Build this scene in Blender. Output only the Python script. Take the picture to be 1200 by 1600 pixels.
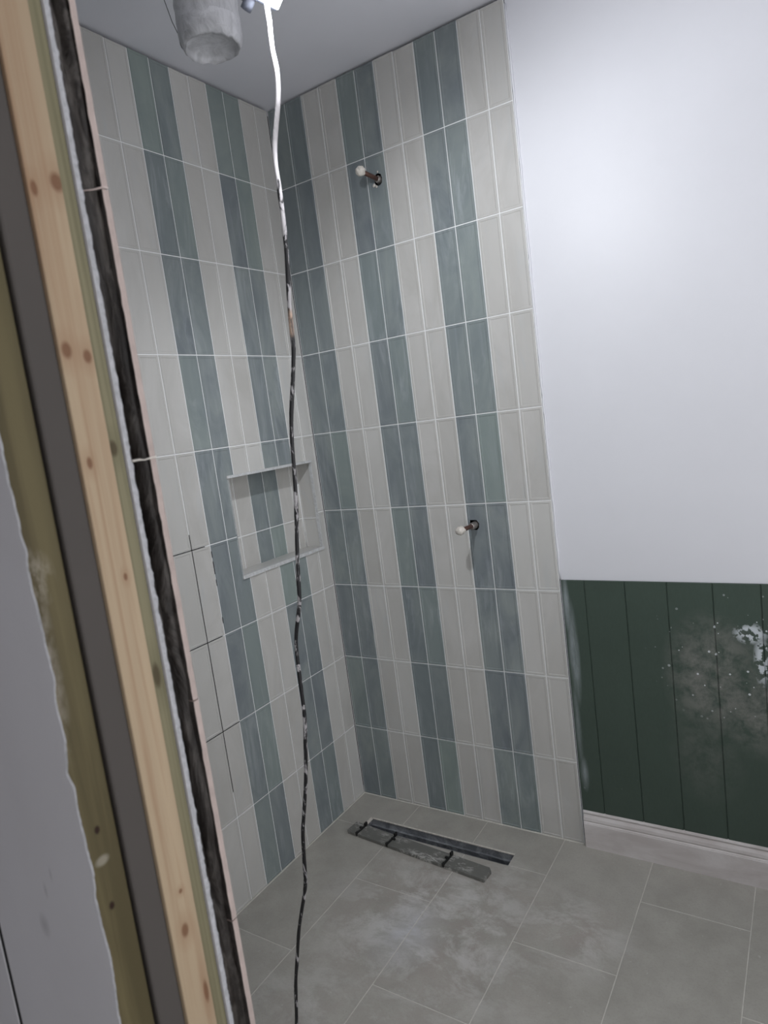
import bpy, bmesh, math, random
from mathutils import Vector, Matrix, noise
random.seed(7)
sc = bpy.context.scene
COL = sc.collection
for o in list(bpy.data.objects): bpy.data.objects.remove(o)

# ------------------------------------------------------------------ camera
cam_d = bpy.data.cameras.new('camera'); cam = bpy.data.objects.new('camera', cam_d); COL.objects.link(cam)
cam_d.sensor_fit = 'VERTICAL'; cam_d.sensor_height = 36.0; cam_d.lens = 1046.718/1600*36.0
R = Matrix(((0.83816916, 0.52992831, -0.12902884), (0.03488206, 0.18400374, 0.9823064), (0.54429376, -0.82783972, 0.13574127)))
M = R.transposed().to_4x4(); M.translation = Vector((1.6522456, -2.08357903, 1.53851578))
cam.matrix_world = M
cam_d.clip_start = 0.02
cam_d.dof.use_dof = True; cam_d.dof.focus_distance = 2.15; cam_d.dof.aperture_fstop = 6.0
sc.camera = cam

# ------------------------------------------------------------------ world + exposure
w = bpy.data.worlds.new('world'); sc.world = w; w.use_nodes = True
w.node_tree.nodes['Background'].inputs[0].default_value = (0.97, 0.98, 1.0, 1)
w.node_tree.nodes['Background'].inputs[1].default_value = 1.35
LAMP_MAIN = 4.5      # watts of the work light, thrown down and sideways
LAMP_COL = (0.93, 0.96, 1.0)
sc.view_settings.view_transform = 'Standard'; sc.view_settings.look = 'None'
sc.view_settings.gamma = 1.0; sc.view_settings.exposure = 0.42
try: sc.view_settings.use_curve_mapping = False
except Exception: pass

# the opening's jamb stands at XJ; its timber faces were surveyed at x = 0.60 and sit KJ times as far from the viewer
XJ = 0.995; CX, CY, CZ = 1.65225, -2.08358, 1.53852; KJ = (CX-XJ)/(CX-0.60)
SY = lambda y: CY + KJ*(y-CY)
SZ = lambda z: CZ + KJ*(z-CZ)
SX = lambda x: CX + KJ*(x-CX)
# ------------------------------------------------------------------ node helpers
def s2l(c):
    f = lambda v: v/12.92 if v <= 0.04045 else ((v+0.055)/1.055)**2.4
    return tuple(f(v/255.0) for v in c) + (1.0,)
class NT:
    def __init__(s, name, rough=0.6, spec=0.5, metal=0.0):
        s.m = bpy.data.materials.new(name); s.m.use_nodes = True
        s.t = s.m.node_tree; s.n = s.t.nodes; s.b = s.n['Principled BSDF']
        s.b.inputs['Roughness'].default_value = rough; s.b.inputs['Metallic'].default_value = metal
        s.b.inputs['Specular IOR Level'].default_value = spec
        s.co = s.n.new('ShaderNodeTexCoord')
    def link(s, a, b): s.t.links.new(a, b); return a
    def set(s, sock, v):
        if hasattr(v, 'is_output') or isinstance(v, bpy.types.NodeSocket): s.link(v, sock)
        else: sock.default_value = v
    def map(s, scale=(1,1,1), loc=(0,0,0), rot=(0,0,0), src=None):
        n = s.n.new('ShaderNodeMapping'); n.inputs['Scale'].default_value = scale
        n.inputs['Location'].default_value = loc; n.inputs['Rotation'].default_value = rot
        s.link(src or s.co.outputs['Object'], n.inputs['Vector']); return n.outputs[0]
    def noise(s, scale, detail=4, rough=0.55, vec=None, dist=0.0):
        n = s.n.new('ShaderNodeTexNoise'); n.inputs['Scale'].default_value = scale
        n.inputs['Detail'].default_value = detail; n.inputs['Roughness'].default_value = rough
        n.inputs['Distortion'].default_value = dist
        s.link(vec or s.co.outputs['Object'], n.inputs['Vector']); return n.outputs['Fac']
    def ramp(s, fac, stops):
        n = s.n.new('ShaderNodeValToRGB'); e = n.color_ramp.elements
        while len(e) < len(stops): e.new(0.5)
        for k, (p, c) in enumerate(stops):
            e[k].position = p; e[k].color = c if isinstance(c, tuple) else (c, c, c, 1)
        s.link(fac, n.inputs[0]); return n.outputs[0]
    def mix(s, fac, a, b, mode='MIX'):
        n = s.n.new('ShaderNodeMix'); n.data_type = 'RGBA'; n.blend_type = mode
        s.set(n.inputs[0], fac); s.set(n.inputs[6], a); s.set(n.inputs[7], b); return n.outputs[2]
    def math(s, op, a, b=0.0, clamp=False):
        n = s.n.new('ShaderNodeMath'); n.operation = op; n.use_clamp = clamp
        s.set(n.inputs[0], a); s.set(n.inputs[1], b); return n.outputs[0]
    def attr(s, name):
        n = s.n.new('ShaderNodeAttribute'); n.attribute_name = name; return n
    def bump(s, h, strength=0.3, dist=0.001):
        n = s.n.new('ShaderNodeBump'); n.inputs['Strength'].default_value = strength
        n.inputs['Distance'].default_value = dist; s.link(h, n.inputs['Height']); s.link(n.outputs[0], s.b.inputs['Normal'])
    def ell(s, c, r, edge=0.35):   # soft ellipsoid blob mask, object space (1 inside, 0 outside)
        n = s.n.new('ShaderNodeMapping'); n.vector_type = 'POINT'
        n.inputs['Scale'].default_value = tuple(1/v for v in r); n.inputs['Location'].default_value = tuple(-a/b for a, b in zip(c, r))
        s.link(s.co.outputs['Object'], n.inputs['Vector'])
        l = s.n.new('ShaderNodeVectorMath'); l.operation = 'LENGTH'; s.link(n.outputs[0], l.inputs[0])
        m = s.n.new('ShaderNodeMapRange'); m.inputs['From Min'].default_value = 1.0; m.inputs['From Max'].default_value = 1-edge
        s.link(l.outputs['Value'], m.inputs['Value']); return m.outputs[0]
    def col(s, c): s.set(s.b.inputs['Base Color'], c)
def simple(name, c, rough=0.6, metal=0.0, var=0.12, sc_=30, bump=0.2, spec=0.5):
    k = NT(name, rough, spec, metal); base = s2l(c)
    f = k.noise(sc_, 5, 0.6)
    k.col(k.mix(k.ramp(f, [(0.3, 0.0), (0.7, 1.0)]), tuple(v*(1-var) for v in base[:3])+(1,), tuple(min(1, v*(1+var)) for v in base[:3])+(1,)))
    if bump: k.bump(f, bump, 0.001)
    return k.m

# ------------------------------------------------------------------ mesh helpers
def empty(name, loc, label, cat, group=None, rot=(0,0,0)):
    o = bpy.data.objects.new(name, None); COL.objects.link(o); o.location = loc; o.rotation_euler = rot
    o.empty_display_size = 0.05
    tag(o, label, cat, group); return o
def tag(o, label, cat, group=None):
    o['label'] = label; o['category'] = cat
    if group: o['group'] = group
    return o
def build(name, bm, mats, parent=None, kind=None, smooth=False, loc=None):
    bm.normal_update()
    me = bpy.data.meshes.new(name); bm.to_mesh(me); bm.free()
    for m in (mats if isinstance(mats, (list, tuple)) else [mats]): me.materials.append(m)
    if smooth:
        for p in me.polygons: p.use_smooth = True
    o = bpy.data.objects.new(name, me); COL.objects.link(o)
    if loc: o.location = loc
    if parent: o.parent = parent
    if kind: o['kind'] = kind
    return o
def box(bm, a, b, mat=0, bev=0.0, cuts=None):
    g = bmesh.ops.create_cube(bm, size=1.0); vs = g['verts']
    for v in vs: v.co = Vector([(a[i]+b[i])/2 + v.co[i]*(b[i]-a[i]) for i in range(3)])
    fs = list({f for v in vs for f in v.link_faces})
    for f in fs: f.material_index = mat
    if bev:
        es = list({e for v in vs for e in v.link_edges})
        bmesh.ops.bevel(bm, geom=es, offset=bev, segments=2, affect='EDGES', profile=0.5)
    return vs
def tube(bm, pts, rad, n=10, mat=0, cap=True):
    pts = [Vector(p) for p in pts]; rings = []
    rads = rad if isinstance(rad, (list, tuple)) else [rad]*len(pts)
    up = None
    for i, p in enumerate(pts):
        d = (pts[min(i+1, len(pts)-1)] - pts[max(i-1, 0)]).normalized()
        if up is None:
            up = Vector((0,0,1)) if abs(d.z) < 0.9 else Vector((1,0,0))
        s = d.cross(up).normalized(); up = s.cross(d).normalized()
        rings.append([bm.verts.new(p + (s*math.cos(2*math.pi*k/n) + up*math.sin(2*math.pi*k/n))*rads[i]) for k in range(n)])
    for a, b in zip(rings, rings[1:]):
        for k in range(n):
            f = bm.faces.new((a[k], a[(k+1)%n], b[(k+1)%n], b[k])); f.material_index = mat; f.smooth = True
    if cap:
        f = bm.faces.new(rings[0][::-1]); f.material_index = mat
        f = bm.faces.new(rings[-1]); f.material_index = mat
    return rings
def fix(bm):
    bmesh.ops.recalc_face_normals(bm, faces=bm.faces[:])
def prism(bm, poly, axis, a, b, mat=0):
    """extrude a 2D polygon along an axis between a and b; poly coords are the other two axes in order"""
    def P(p, t):
        if axis == 0: return (t, p[0], p[1])
        if axis == 1: return (p[0], t, p[1])
        return (p[0], p[1], t)
    A = [bm.verts.new(P(p, a)) for p in poly]; B = [bm.verts.new(P(p, b)) for p in poly]
    n = len(poly)
    fs = [bm.faces.new(A), bm.faces.new(B[::-1])] + [bm.faces.new((A[i], B[i], B[(i+1)%n], A[(i+1)%n])) for i in range(n)]
    for f in fs: f.material_index = mat
    bmesh.ops.recalc_face_normals(bm, faces=fs)
    return fs

# ------------------------------------------------------------------ materials
def tile_mat(name, base, dark, light, smear, rough):
    k = NT(name, rough, 0.4)
    a = k.attr('tile'); sep = k.n.new('ShaderNodeSeparateColor'); k.link(a.outputs['Color'], sep.inputs[0])
    rnd = sep.outputs[0]; rnd2 = sep.outputs[1]
    comb = k.n.new('ShaderNodeVectorMath'); comb.operation = 'MULTIPLY_ADD'
    k.link(a.outputs['Color'], comb.inputs[0]); comb.inputs[1].default_value = (37, 53, 71); k.link(k.co.outputs['Object'], comb.inputs[2])
    v = k.map((1, 1, 0.45), src=comb.outputs[0])
    big = k.noise(7.0, 5, 0.6, v, 1.2)
    c = k.mix(k.ramp(big, [(0.34, 0.0), (0.66, 1.0)]), s2l(dark), s2l(base))
    c = k.mix(k.math('MULTIPLY', rnd, 0.70), c, s2l(light))
    c = k.mix(k.math('MULTIPLY', rnd2, 0.5), c, s2l(dark))
    # grout haze smears
    v2 = k.map((16, 16, 3.0), rot=(0.35, 0.35, 0.2), src=comb.outputs[0])
    sm = k.noise(1.0, 6, 0.62, v2, 2.2)
    v3 = k.noise(3.1, 3, 0.5)
    m = k.math('MULTIPLY', k.ramp(sm, [(0.50, 0.0), (0.72, 1.0)]), k.ramp(v3, [(0.42, 0.0), (0.62, 1.0)]))
    c = k.mix(k.math('MULTIPLY', m, smear), c, s2l((176, 182, 186)))
    k.col(c)
    k.bump(big, 0.12, 0.002)
    return k.m
M_LIGHT = tile_mat('pale tile glaze', (192, 190, 187), (179, 177, 173), (199, 198, 195), 0.32, 0.30)
M_GREEN = tile_mat('sage tile glaze', (138, 145, 144), (112, 119, 124), (140, 153, 147), 0.42, 0.85)
def grout_mat():
    k = NT('pale grout', 0.85, 0.2); f = k.noise(40, 5)
    k.col(k.mix(f, s2l((226, 226, 226)), s2l((242, 243, 244)))); k.bump(f, 0.3, 0.0005); return k.m
M_GROUT = grout_mat()
M_GAP = simple('dark ungrouted gap', (22, 20, 19), 0.9, bump=0)
def wall_paint(name, c, rough):
    k = NT(name, rough, 0.35); f = k.noise(2.2, 5, 0.6); g = k.noise(120, 2, 0.6, k.map((1, 1, 1)))
    k.col(k.mix(k.ramp(f, [(0.3, 0.0), (0.7, 1.0)]), s2l(c), s2l(tuple(min(255, v+5) for v in c))))
    k.bump(g, 0.08, 0.0006); return k.m
M_WHITE = wall_paint('white satin wall paint', (214, 214, 219), 0.44)
M_CEIL = wall_paint('grey white ceiling paint', (218, 218, 225), 0.7)
M_DARKWALL = simple('unfinished room wall', (150, 150, 152), 0.8, sc_=3, bump=0)
def floor_mat():
    k = NT('grey stone floor tile', 0.5, 0.35)
    a = k.attr('tile'); sep = k.n.new('ShaderNodeSeparateColor'); k.link(a.outputs['Color'], sep.inputs[0])
    f = k.noise(9, 7, 0.65); g = k.noise(160, 3, 0.7)
    c = k.mix(k.ramp(f, [(0.3, 0.0), (0.7, 1.0)]), s2l((150, 147, 140)), s2l((168, 165, 158)))
    c = k.mix(k.math('MULTIPLY', sep.outputs[0], 0.25), c, s2l((176, 173, 166)))
    c = k.mix(k.math('MULTIPLY', k.ramp(g, [(0.35, 1.0), (0.5, 0.0)]), 0.18), c, s2l((128, 125, 119)))
    # reddish brown silt and pale grout haze left by wiping
    zone = k.math('MAXIMUM', k.ell((0.62, -0.52, 0), (0.48, 0.44, 1), 0.7), k.ell((1.0, -0.40, 0), (0.22, 0.2, 1), 0.8))
    zone = k.math('MAXIMUM', zone, k.math('MULTIPLY', k.ell((0.62, -0.95, 0), (0.7, 0.3, 1), 0.8), 0.6))
    h = k.noise(6.5, 10, 0.74, k.map((1, 1.5, 1), rot=(0, 0, 0.5)), 0.35)
    h2 = k.noise(11, 6, 0.7, None, 0.8)
    c = k.mix(k.math('MULTIPLY', k.math('MULTIPLY', zone, k.ramp(h2, [(0.38, 0.0), (0.6, 1.0)])), 0.45), c, s2l((156, 145, 140)))
    c = k.mix(k.math('MULTIPLY', k.math('MULTIPLY', zone, k.ramp(h, [(0.47, 0.0), (0.61, 1.0)])), 0.7), c, s2l((198, 196, 194)))
    blob = k.math('MULTIPLY', k.ell((0.56, -0.60, 0), (0.13, 0.17, 1), 0.9), k.ramp(h2, [(0.35, 0.2), (0.6, 1.0)]))
    c = k.mix(k.math('MULTIPLY', blob, 0.6), c, s2l((196, 198, 204)))
    c = k.mix(k.math('MULTIPLY', k.ramp(k.noise(60, 2, 0.5), [(0.72, 0.0), (0.76, 1.0)]), 0.5), c, s2l((190, 188, 184)))
    k.col(c); k.bump(g, 0.1, 0.0005); return k.m
M_FLOOR = floor_mat()
M_FGROUT = simple('pale floor grout', (190, 187, 180), 0.85)
def tg_mat():
    k = NT('dark green panel paint', 0.55, 0.35)
    f = k.noise(6, 5, 0.6); fine = k.noise(200, 2, 0.6, k.map((1, 1, 0.3)))
    c = k.mix(f, s2l((56, 68, 60)), s2l((66, 79, 70)))
    c = k.mix(k.math('MULTIPLY', fine, 0.25), c, s2l((84, 98, 92)))
    # plaster dust and splashes
    z1 = k.math('MAXIMUM', k.ell((1.37, 0, 0.66), (0.15, 1, 0.22), 0.6), k.ell((1.52, 0, 0.56), (0.20, 1, 0.16), 0.7))
    z1 = k.math('MAXIMUM', z1, k.math('MULTIPLY', k.ell((1.34, 0, 0.42), (0.12, 1, 0.2), 0.9), 0.45))
    d = k.noise(17, 8, 0.72, None, 0.15)
    c = k.mix(k.math('MULTIPLY', k.math('MULTIPLY', z1, k.ramp(d, [(0.38, 0.0), (0.62, 1.0)])), 0.72), c, s2l((130, 128, 124)))
    zs = k.math('MAXIMUM', k.ell((1.44, 0, 0.72), (0.26, 1, 0.24), 0.5), k.math('MULTIPLY', k.ell((1.0, 0, 0.25), (0.2, 1, 0.05), 0.9), 0.3))
    vo = k.n.new('ShaderNodeTexVoronoi'); vo.inputs['Scale'].default_value = 60; k.link(k.co.outputs['Object'], vo.inputs['Vector'])
    wn = k.n.new('ShaderNodeSeparateColor'); k.link(vo.outputs['Color'], wn.inputs[0])
    spot = k.math('MULTIPLY', k.math('LESS_THAN', vo.outputs['Distance'], k.math('MULTIPLY', wn.outputs[0], 0.24)), k.math('GREATER_THAN', wn.outputs[1], 0.80))
    c = k.mix(k.math('MULTIPLY', spot, zs), c, s2l((196, 200, 202)))
    sp = k.math('MULTIPLY', k.math('MAXIMUM', k.ell((1.475, 0, 0.80), (0.05, 1, 0.035), 0.5), k.ell((1.50, 0, 0.72), (0.022, 1, 0.09), 0.6)), k.ramp(k.noise(48, 3, 0.6), [(0.47, 0.0), (0.53, 1.0)]))
    c = k.mix(sp, c, s2l((190, 196, 200)))
    # brushed swipe of wall filler down the left edge
    sw = k.math('MAXIMUM', k.ell((0.958, 0, 0.70), (0.020, 1, 0.20), 0.8), k.ell((0.948, 0, 0.86), (0.013, 1, 0.12), 0.7))
    sw = k.math('MAXIMUM', sw, k.ell((0.955, 0, 0.27), (0.016, 1, 0.07), 0.9))
    sw = k.math('MAXIMUM', sw, k.math('MULTIPLY', k.ell((0.948, 0, 0.45), (0.012, 1, 0.2), 0.9), 0.6))
    c = k.mix(k.math('MULTIPLY', sw, k.ramp(k.noise(20, 5, 0.7, k.map((3, 1, 0.5))), [(0.3, 0.35), (0.6, 1.0)])), c, s2l((142, 150, 152)))
    k.col(c); k.bump(fine, 0.15, 0.0005); return k.m
M_TG = tg_mat()
def skirt_mat():
    k = NT('dusty primed skirting', 0.6, 0.3); f = k.noise(5, 7, 0.65, k.map((1, 1, 3)), 0.8)
    c = k.mix(k.ramp(f, [(0.35, 0.0), (0.65, 1.0)]), s2l((188, 181, 179)), s2l((208, 203, 202)))
    k.col(c); k.bump(f, 0.1, 0.001); return k.m
M_SKIRT = skirt_mat()
def wood_mat(name, a, b, dark, knots, rough=0.65, ring=55.0, extra=None):
    """grain runs along z; knots = [(y,z,ry,rz)] on the face seen at the opening"""
    k = NT(name, rough, 0.25)
    warp = k.noise(2.2, 3, 0.5, k.map((3, 3, 0.7)))
    g = k.noise(1.0, 4, 0.6, k.map((ring, ring, 1.3)), 0.6)
    g2 = k.noise(1.0, 2, 0.5, k.map((16, 16, 0.9)), 0.9)
    c = k.mix(k.ramp(g2, [(0.3, 0.0), (0.72, 1.0)]), s2l(a), s2l(b))
    c = k.mix(k.math('MULTIPLY', k.ramp(g, [(0.45, 0.0), (0.62, 1.0)]), 0.50), c, s2l(dark))
    kn = None
    for (y, z, ry, rz) in knots:
        y, z, ry, rz = SY(y), SZ(z), ry*KJ*1.7, rz*KJ*1.5
        halo = k.ell((0, y, z), (9, ry*2.6, rz*2.8), 0.9); core = k.ell((0, y, z), (9, ry, rz), 0.45)
        c = k.mix(k.math('MULTIPLY', halo, 0.45), c, s2l(dark))
        c = k.mix(k.math('MULTIPLY', core, 0.75), c, s2l(tuple(v*m for v, m in zip(dark, (0.72, 0.60, 0.52)))))
    if extra: c = extra(k, c)
    k.col(c); k.bump(g, 0.25, 0.0008); return k.m
M_PINE = wood_mat('pale planed pine', (178, 158, 132), (160, 140, 116), (146, 112, 86),
    [(-1.386, 1.982, .0045, .011), (-1.343, 2.000, .009, .013), (-1.383, 1.722, .007, .012), (-1.346, 1.712, .006, .010),
     (-1.366, 0.621, .006, .012), (-1.38, 1.53, .004, .009), (-1.352, 1.32, .003, .006), (-1.345, 0.47, .004, .02), (-1.36,0.70,.003,.004)], ring=62)
M_TREAT = wood_mat('green treated timber', (140, 134, 108), (122, 116, 92), (88, 84, 62), [(-1.325, 1.55, .006, .012), (-1.322, 1.12, .006, .02)], ring=190)
def post_extra(k, c):
    z = k.math('MAXIMUM', k.ell((0, SY(-1.515), SZ(1.36)), (9, 0.025, 0.035), 0.7), k.math('MULTIPLY', k.ell((0, SY(-1.518), SZ(1.22)), (9, 0.013, 0.13), 0.8), 0.8))
    m = k.math('MULTIPLY', z, k.ramp(k.noise(60, 5, 0.7, k.map((1, 1, 0.4))), [(0.42, 0.0), (0.62, 1.0)]))
    c = k.mix(k.math('MULTIPLY', m, 0.6), c, s2l((178, 170, 158)))
    c = k.mix(k.math('MULTIPLY', k.ell((0, SY(-1.498), SZ(0.857)), (9, 0.010, 0.007), 0.5), 0.6), c, s2l((160, 154, 140)))
    for (y, zz) in ((-1.496, 0.913), (-1.497, 0.771)):
        c = k.mix(k.ell((0, SY(y), SZ(zz)), (9, 0.004, 0.006), 0.5), c, s2l((40, 22, 14)))
    return c
M_POST = wood_mat('weathered treated post', (108, 98, 70), (88, 80, 56), (62, 54, 34), [], ring=42, extra=post_extra)
def board_mat():
    k = NT('scuffed plasterboard paint', 0.7, 0.25); f = k.noise(4, 6, 0.6)
    c = k.mix(f, s2l((196, 193, 196)), s2l((212, 210, 214)))
    for (x, z, a, b) in ((0.47, 0.79, 0.006, 0.02), (0.50, 0.83, 0.004, 0.02), (0.44, 0.71, 0.02, 0.03), (0.31, 0.95, 0.01, 0.015)):
        c = k.mix(k.math('MULTIPLY', k.ell((SX(x), 0, SZ(z)), (a*0.62, 9, b*0.62), 0.9), 0.4), c, s2l((120, 118, 120)))
    k.col(c); k.bump(k.noise(90, 3), 0.1, 0.0006); return k.m
M_BOARD = board_mat()
M_CUT = simple('crumbly gypsum edge', (176, 176, 180), 0.95, sc_=140, bump=0.9, var=0.2)
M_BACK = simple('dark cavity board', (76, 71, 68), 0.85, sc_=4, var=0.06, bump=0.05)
def adh_mat():
    k = NT('dark set tile adhesive', 0.5, 0.4); f = k.noise(7, 6, 0.65, k.map((2.2, 2.2, 0.8)), 1.5)
    c = k.ramp(f, [(0.30, s2l((26, 22, 20))), (0.47, s2l((46, 41, 38))), (0.56, s2l((78, 73, 69))), (0.62, s2l((36, 31, 28)))])
    k.col(c); k.bump(f, 1.0, 0.01); return k.m
M_ADH = adh_mat()
M_BISQUE = simple('pinkish bisque tile edge', (182, 166, 160), 0.85, sc_=45, var=0.12, bump=0.4)
M_COPPER = simple('dulled copper pipe', (98, 72, 64), 0.5, 0.6, sc_=90, var=0.3)
M_CHALK = simple('plaster crusted cap', (206, 200, 192), 0.9, sc_=160, var=0.22, bump=0.9)
M_BRASS = simple('grubby chrome fitting', (150, 144, 140), 0.35, 0.7, sc_=120, var=0.35)
M_VOID = simple('dark wall cavity', (20, 19, 20), 0.95, bump=0)
M_CHAN = NT('wet stainless channel', 0.35, 0.5, 0.35)
_f = M_CHAN.noise(22, 6, 0.7, M_CHAN.map((1, 3, 1)), 0.8)
M_CHAN.col(M_CHAN.ramp(_f, [(0.42, s2l((120, 122, 126))), (0.66, s2l((176, 178, 182)))]))
M_CHAN = M_CHAN.m
def cover_mat():
    k = NT('smeared steel tray', 0.38, 0.5, 0.25); f = k.noise(30, 6, 0.7, k.map((1, 2.6, 1), rot=(0, 0, 0.5)), 1.2); g = k.noise(9, 2)
    m = k.math('MULTIPLY', k.ramp(f, [(0.50, 0.0), (0.60, 1.0)]), k.ramp(g, [(0.42, 0.0), (0.56, 1.0)]))
    k.col(k.mix(k.math('MULTIPLY', m, 0.8), s2l((112, 112, 108)), s2l((196, 194, 190)))); k.set(k.b.inputs['Roughness'], k.math('MULTIPLY_ADD', m, 0.4)); 
    return k.m
M_COVER = cover_mat()
M_BLACKP = simple('black plastic', (20, 20, 20), 0.45, var=0.3)
def cable_mat():
    k = NT('black rubber cable with paint', 0.45, 0.5)
    zpos = k.n.new('ShaderNodeSeparateXYZ'); k.link(k.co.outputs['Object'], zpos.inputs[0])
    f = k.noise(60, 4, 0.65, k.map((1, 1, 0.35)), 0.8)
    top = k.n.new('ShaderNodeMapRange'); top.inputs['From Min'].default_value = 1.93; top.inputs['From Max'].default_value = 2.06
    top.inputs['To Min'].default_value = 0.0; top.inputs['To Max'].default_value = 0.36; k.link(zpos.outputs[2], top.inputs['Value'])
    m = k.ramp(k.math('ADD', f, top.outputs[0]), [(0.545, 0.0), (0.60, 1.0)])
    c = k.mix(m, s2l((24, 23, 26)), s2l((176, 172, 174)))
    c = k.mix(k.math('MULTIPLY', k.ell((0.816, -1.05, 1.742), (1, 1, 0.028), 0.4), k.ramp(f, [(0.4, 0.2), (0.55, 1.0)])), c, s2l((186, 160, 142)))
    k.col(c); k.set(k.b.inputs['Roughness'], 0.45); k.bump(f, 0.5, 0.001); return k.m
M_CABLE = cable_mat()
M_GREYP = simple('grey lamp plastic', (128, 132, 146), 0.5, var=0.08)
def film_mat():
    k = NT('crinkled white wrapping', 0.5, 0.4); f = k.noise(24, 6, 0.65, k.map((1, 1, 0.6)), 1.2)
    c = k.mix(k.ramp(f, [(0.35, 0.0), (0.65, 1.0)]), s2l((170, 170, 174)), s2l((206, 206, 210)))
    k.col(c); k.bump(f, 0.9, 0.006); return k.m
M_FILM = film_mat()
def emis(name, c, s):
    k = NT(name); k.b.inputs['Emission Color'].default_value = c + (1,); k.b.inputs['Emission Strength'].default_value = s
    k.col((0.8, 0.8, 0.8, 1)); return k.m
M_LED = emis('lit lamp face', (0.9, 0.95, 1.0), 9.0)

# ------------------------------------------------------------------ tiled surfaces
W, H, ZC = 0.07694, 0.3031, 2.7158
GAPW, TH = 0.0034, 0.008
ub, ul = 0.0061, -0.0061
PANEL_END = ub + 12*W      # 0.929
LEFT_END = 1.5665   # run of the left wall to the front wall's tiles
def add_tile(bm, lay, x0, x1, z0, z1, mat, place, rnd, lip=0.0028, pillow=0.0013, inner=0.007):
    """three nested loops: foot, rounded arris, slightly raised field"""
    g = GAPW/2
    x0 += g; x1 -= g; z0 += g; z1 -= g
    def loop(ins, d): return [bm.verts.new(place(x, z, d)) for x, z in ((x0+ins, z0+ins), (x1-ins, z0+ins), (x1-ins, z1-ins), (x0+ins, z1-ins))]
    tilt = (random.uniform(-1, 1)*0.0002)
    L = [loop(0, -0.004), loop(0, -0.0009), loop(0.0009, tilt-0.0001), loop(inner, tilt+0.0000-pillow*0), loop(inner+0.0016, tilt-pillow)]
    fs = []
    for a, b in zip(L, L[1:]):
        for i in range(4): fs.append(bm.faces.new((a[i], a[(i+1)%4], b[(i+1)%4], b[i])))
    fs.append(bm.faces.new(L[-1]))
    for f in fs:
        f.material_index = mat
        for lp in f.loops: lp[lay] = rnd
def cut_rect(bm, pa, pb, axis_u, u0, u1, z0, z1):
    """cut a rectangular opening through everything in the bmesh"""
    for ax, val in ((axis_u, u0), (axis_u, u1), (2, z0), (2, z1)):
        co = [0, 0, 0]; no = [0, 0, 0]; co[ax] = val; no[ax] = 1
        fs = [f for f in bm.faces if f.calc_center_median()[axis_u] > u0-0.3 and f.calc_center_median()[axis_u] < u1+0.3] if False else bm.faces[:]
        geom = bm.verts[:] + bm.edges[:] + bm.faces[:]
        bmesh.ops.bisect_plane(bm, geom=geom, plane_co=co, plane_no=no, dist=1e-7)
    dead = [f for f in bm.faces if u0 < f.calc_center_median()[axis_u] < u1 and z0 < f.calc_center_median()[2] < z1]
    bmesh.ops.delete(bm, geom=dead, context='FACES')
def cut_poly(bm, poly, axis_u, near):
    """cut a convex hole; only faces that come near it are split"""
    n = len(poly); cx = sum(p[0] for p in poly)/n; cz = sum(p[1] for p in poly)/n
    for i in range(n):
        a, b = poly[i], poly[(i+1)%n]
        d = (b[0]-a[0], b[1]-a[1]); nn = [0, 0, 0]; nn[axis_u] = d[1]; nn[2] = -d[0]
        co = [0, 0, 0]; co[axis_u] = a[0]; co[2] = a[1]
        fs = []
        for f in bm.faces:
            us = [v.co[axis_u] for v in f.verts]; zs = [v.co[2] for v in f.verts]
            if min(us) < cx+near and max(us) > cx-near and min(zs) < cz+near and max(zs) > cz-near: fs.append(f)
        es = list({e for f in fs for e in f.edges}); vs = list({v for f in fs for v in f.verts})
        bmesh.ops.bisect_plane(bm, geom=vs+es+fs, plane_co=co, plane_no=nn, dist=1e-7)
    sgn = None; dead = []
    for f in bm.faces:
        c = f.calc_center_median(); p = (c[axis_u], c[2]); inside = True
        for i in range(n):
            a, b = poly[i], poly[(i+1)%n]
            s = (b[0]-a[0])*(p[1]-a[1]) - (b[1]-a[1])*(p[0]-a[0])
            if s < -1e-9: inside = False; break
        if inside: dead.append(f)
    bmesh.ops.delete(bm, geom=dead, context='FACES')
def grid_plane(bm, place, us, zs, mat):
    V = {(i, j): bm.verts.new(place(u, z, 0)) for i, u in enumerate(us) for j, z in enumerate(zs)}
    for i in range(len(us)-1):
        for j in range(len(zs)-1):
            f = bm.faces.new((V[i, j], V[i+1, j], V[i+1, j+1], V[i, j+1])); f.material_index = mat
RD = 0.0021   # how far grout sits behind the tile face
rc = lambda: (random.random(), random.random(), random.random(), 1)

# --- back wall (y = 0, facing -y)
bm = bmesh.new(); lay = bm.loops.layers.color.new('tile')
place = lambda u, z, d: (u, -d, z)
for r in range(9):
    z0 = r*H; z1 = (r+1)*H if r < 8 else ZC-0.006
    for c in range(12):
        x0 = ub + c*W if c else 0.0015; x1 = ub + (c+1)*W
        green = (c % 4) < 2
        add_tile(bm, lay, x0, x1, z0 + (0.001 if r == 0 else 0), z1 - (random.uniform(0, 0.003) if r == 8 else 0), 1 if green else 0, place, rc())
grid_plane(bm, lambda u, z, d: (u, RD, z), [0.0, 0.31, 0.62, PANEL_END+0.0005], [0, 0.68, 1.36, 2.04, ZC-0.010], 2)
def blob_poly(cx, cz, rx, rz, n=9, jit=0.12, seed=1):
    rr = random.Random(seed)
    return [(cx + rx*math.cos(2*math.pi*i/n)*(1+rr.uniform(-jit, jit)*0.4), cz + rz*math.sin(2*math.pi*i/n)*(1+rr.uniform(-jit, jit)*0.4)) for i in range(n)]
UP = (0.4345, 2.343); LP = (0.6475, 1.137)
polyU = blob_poly(UP[0], UP[1], 0.0165, 0.021, seed=3)
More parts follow.
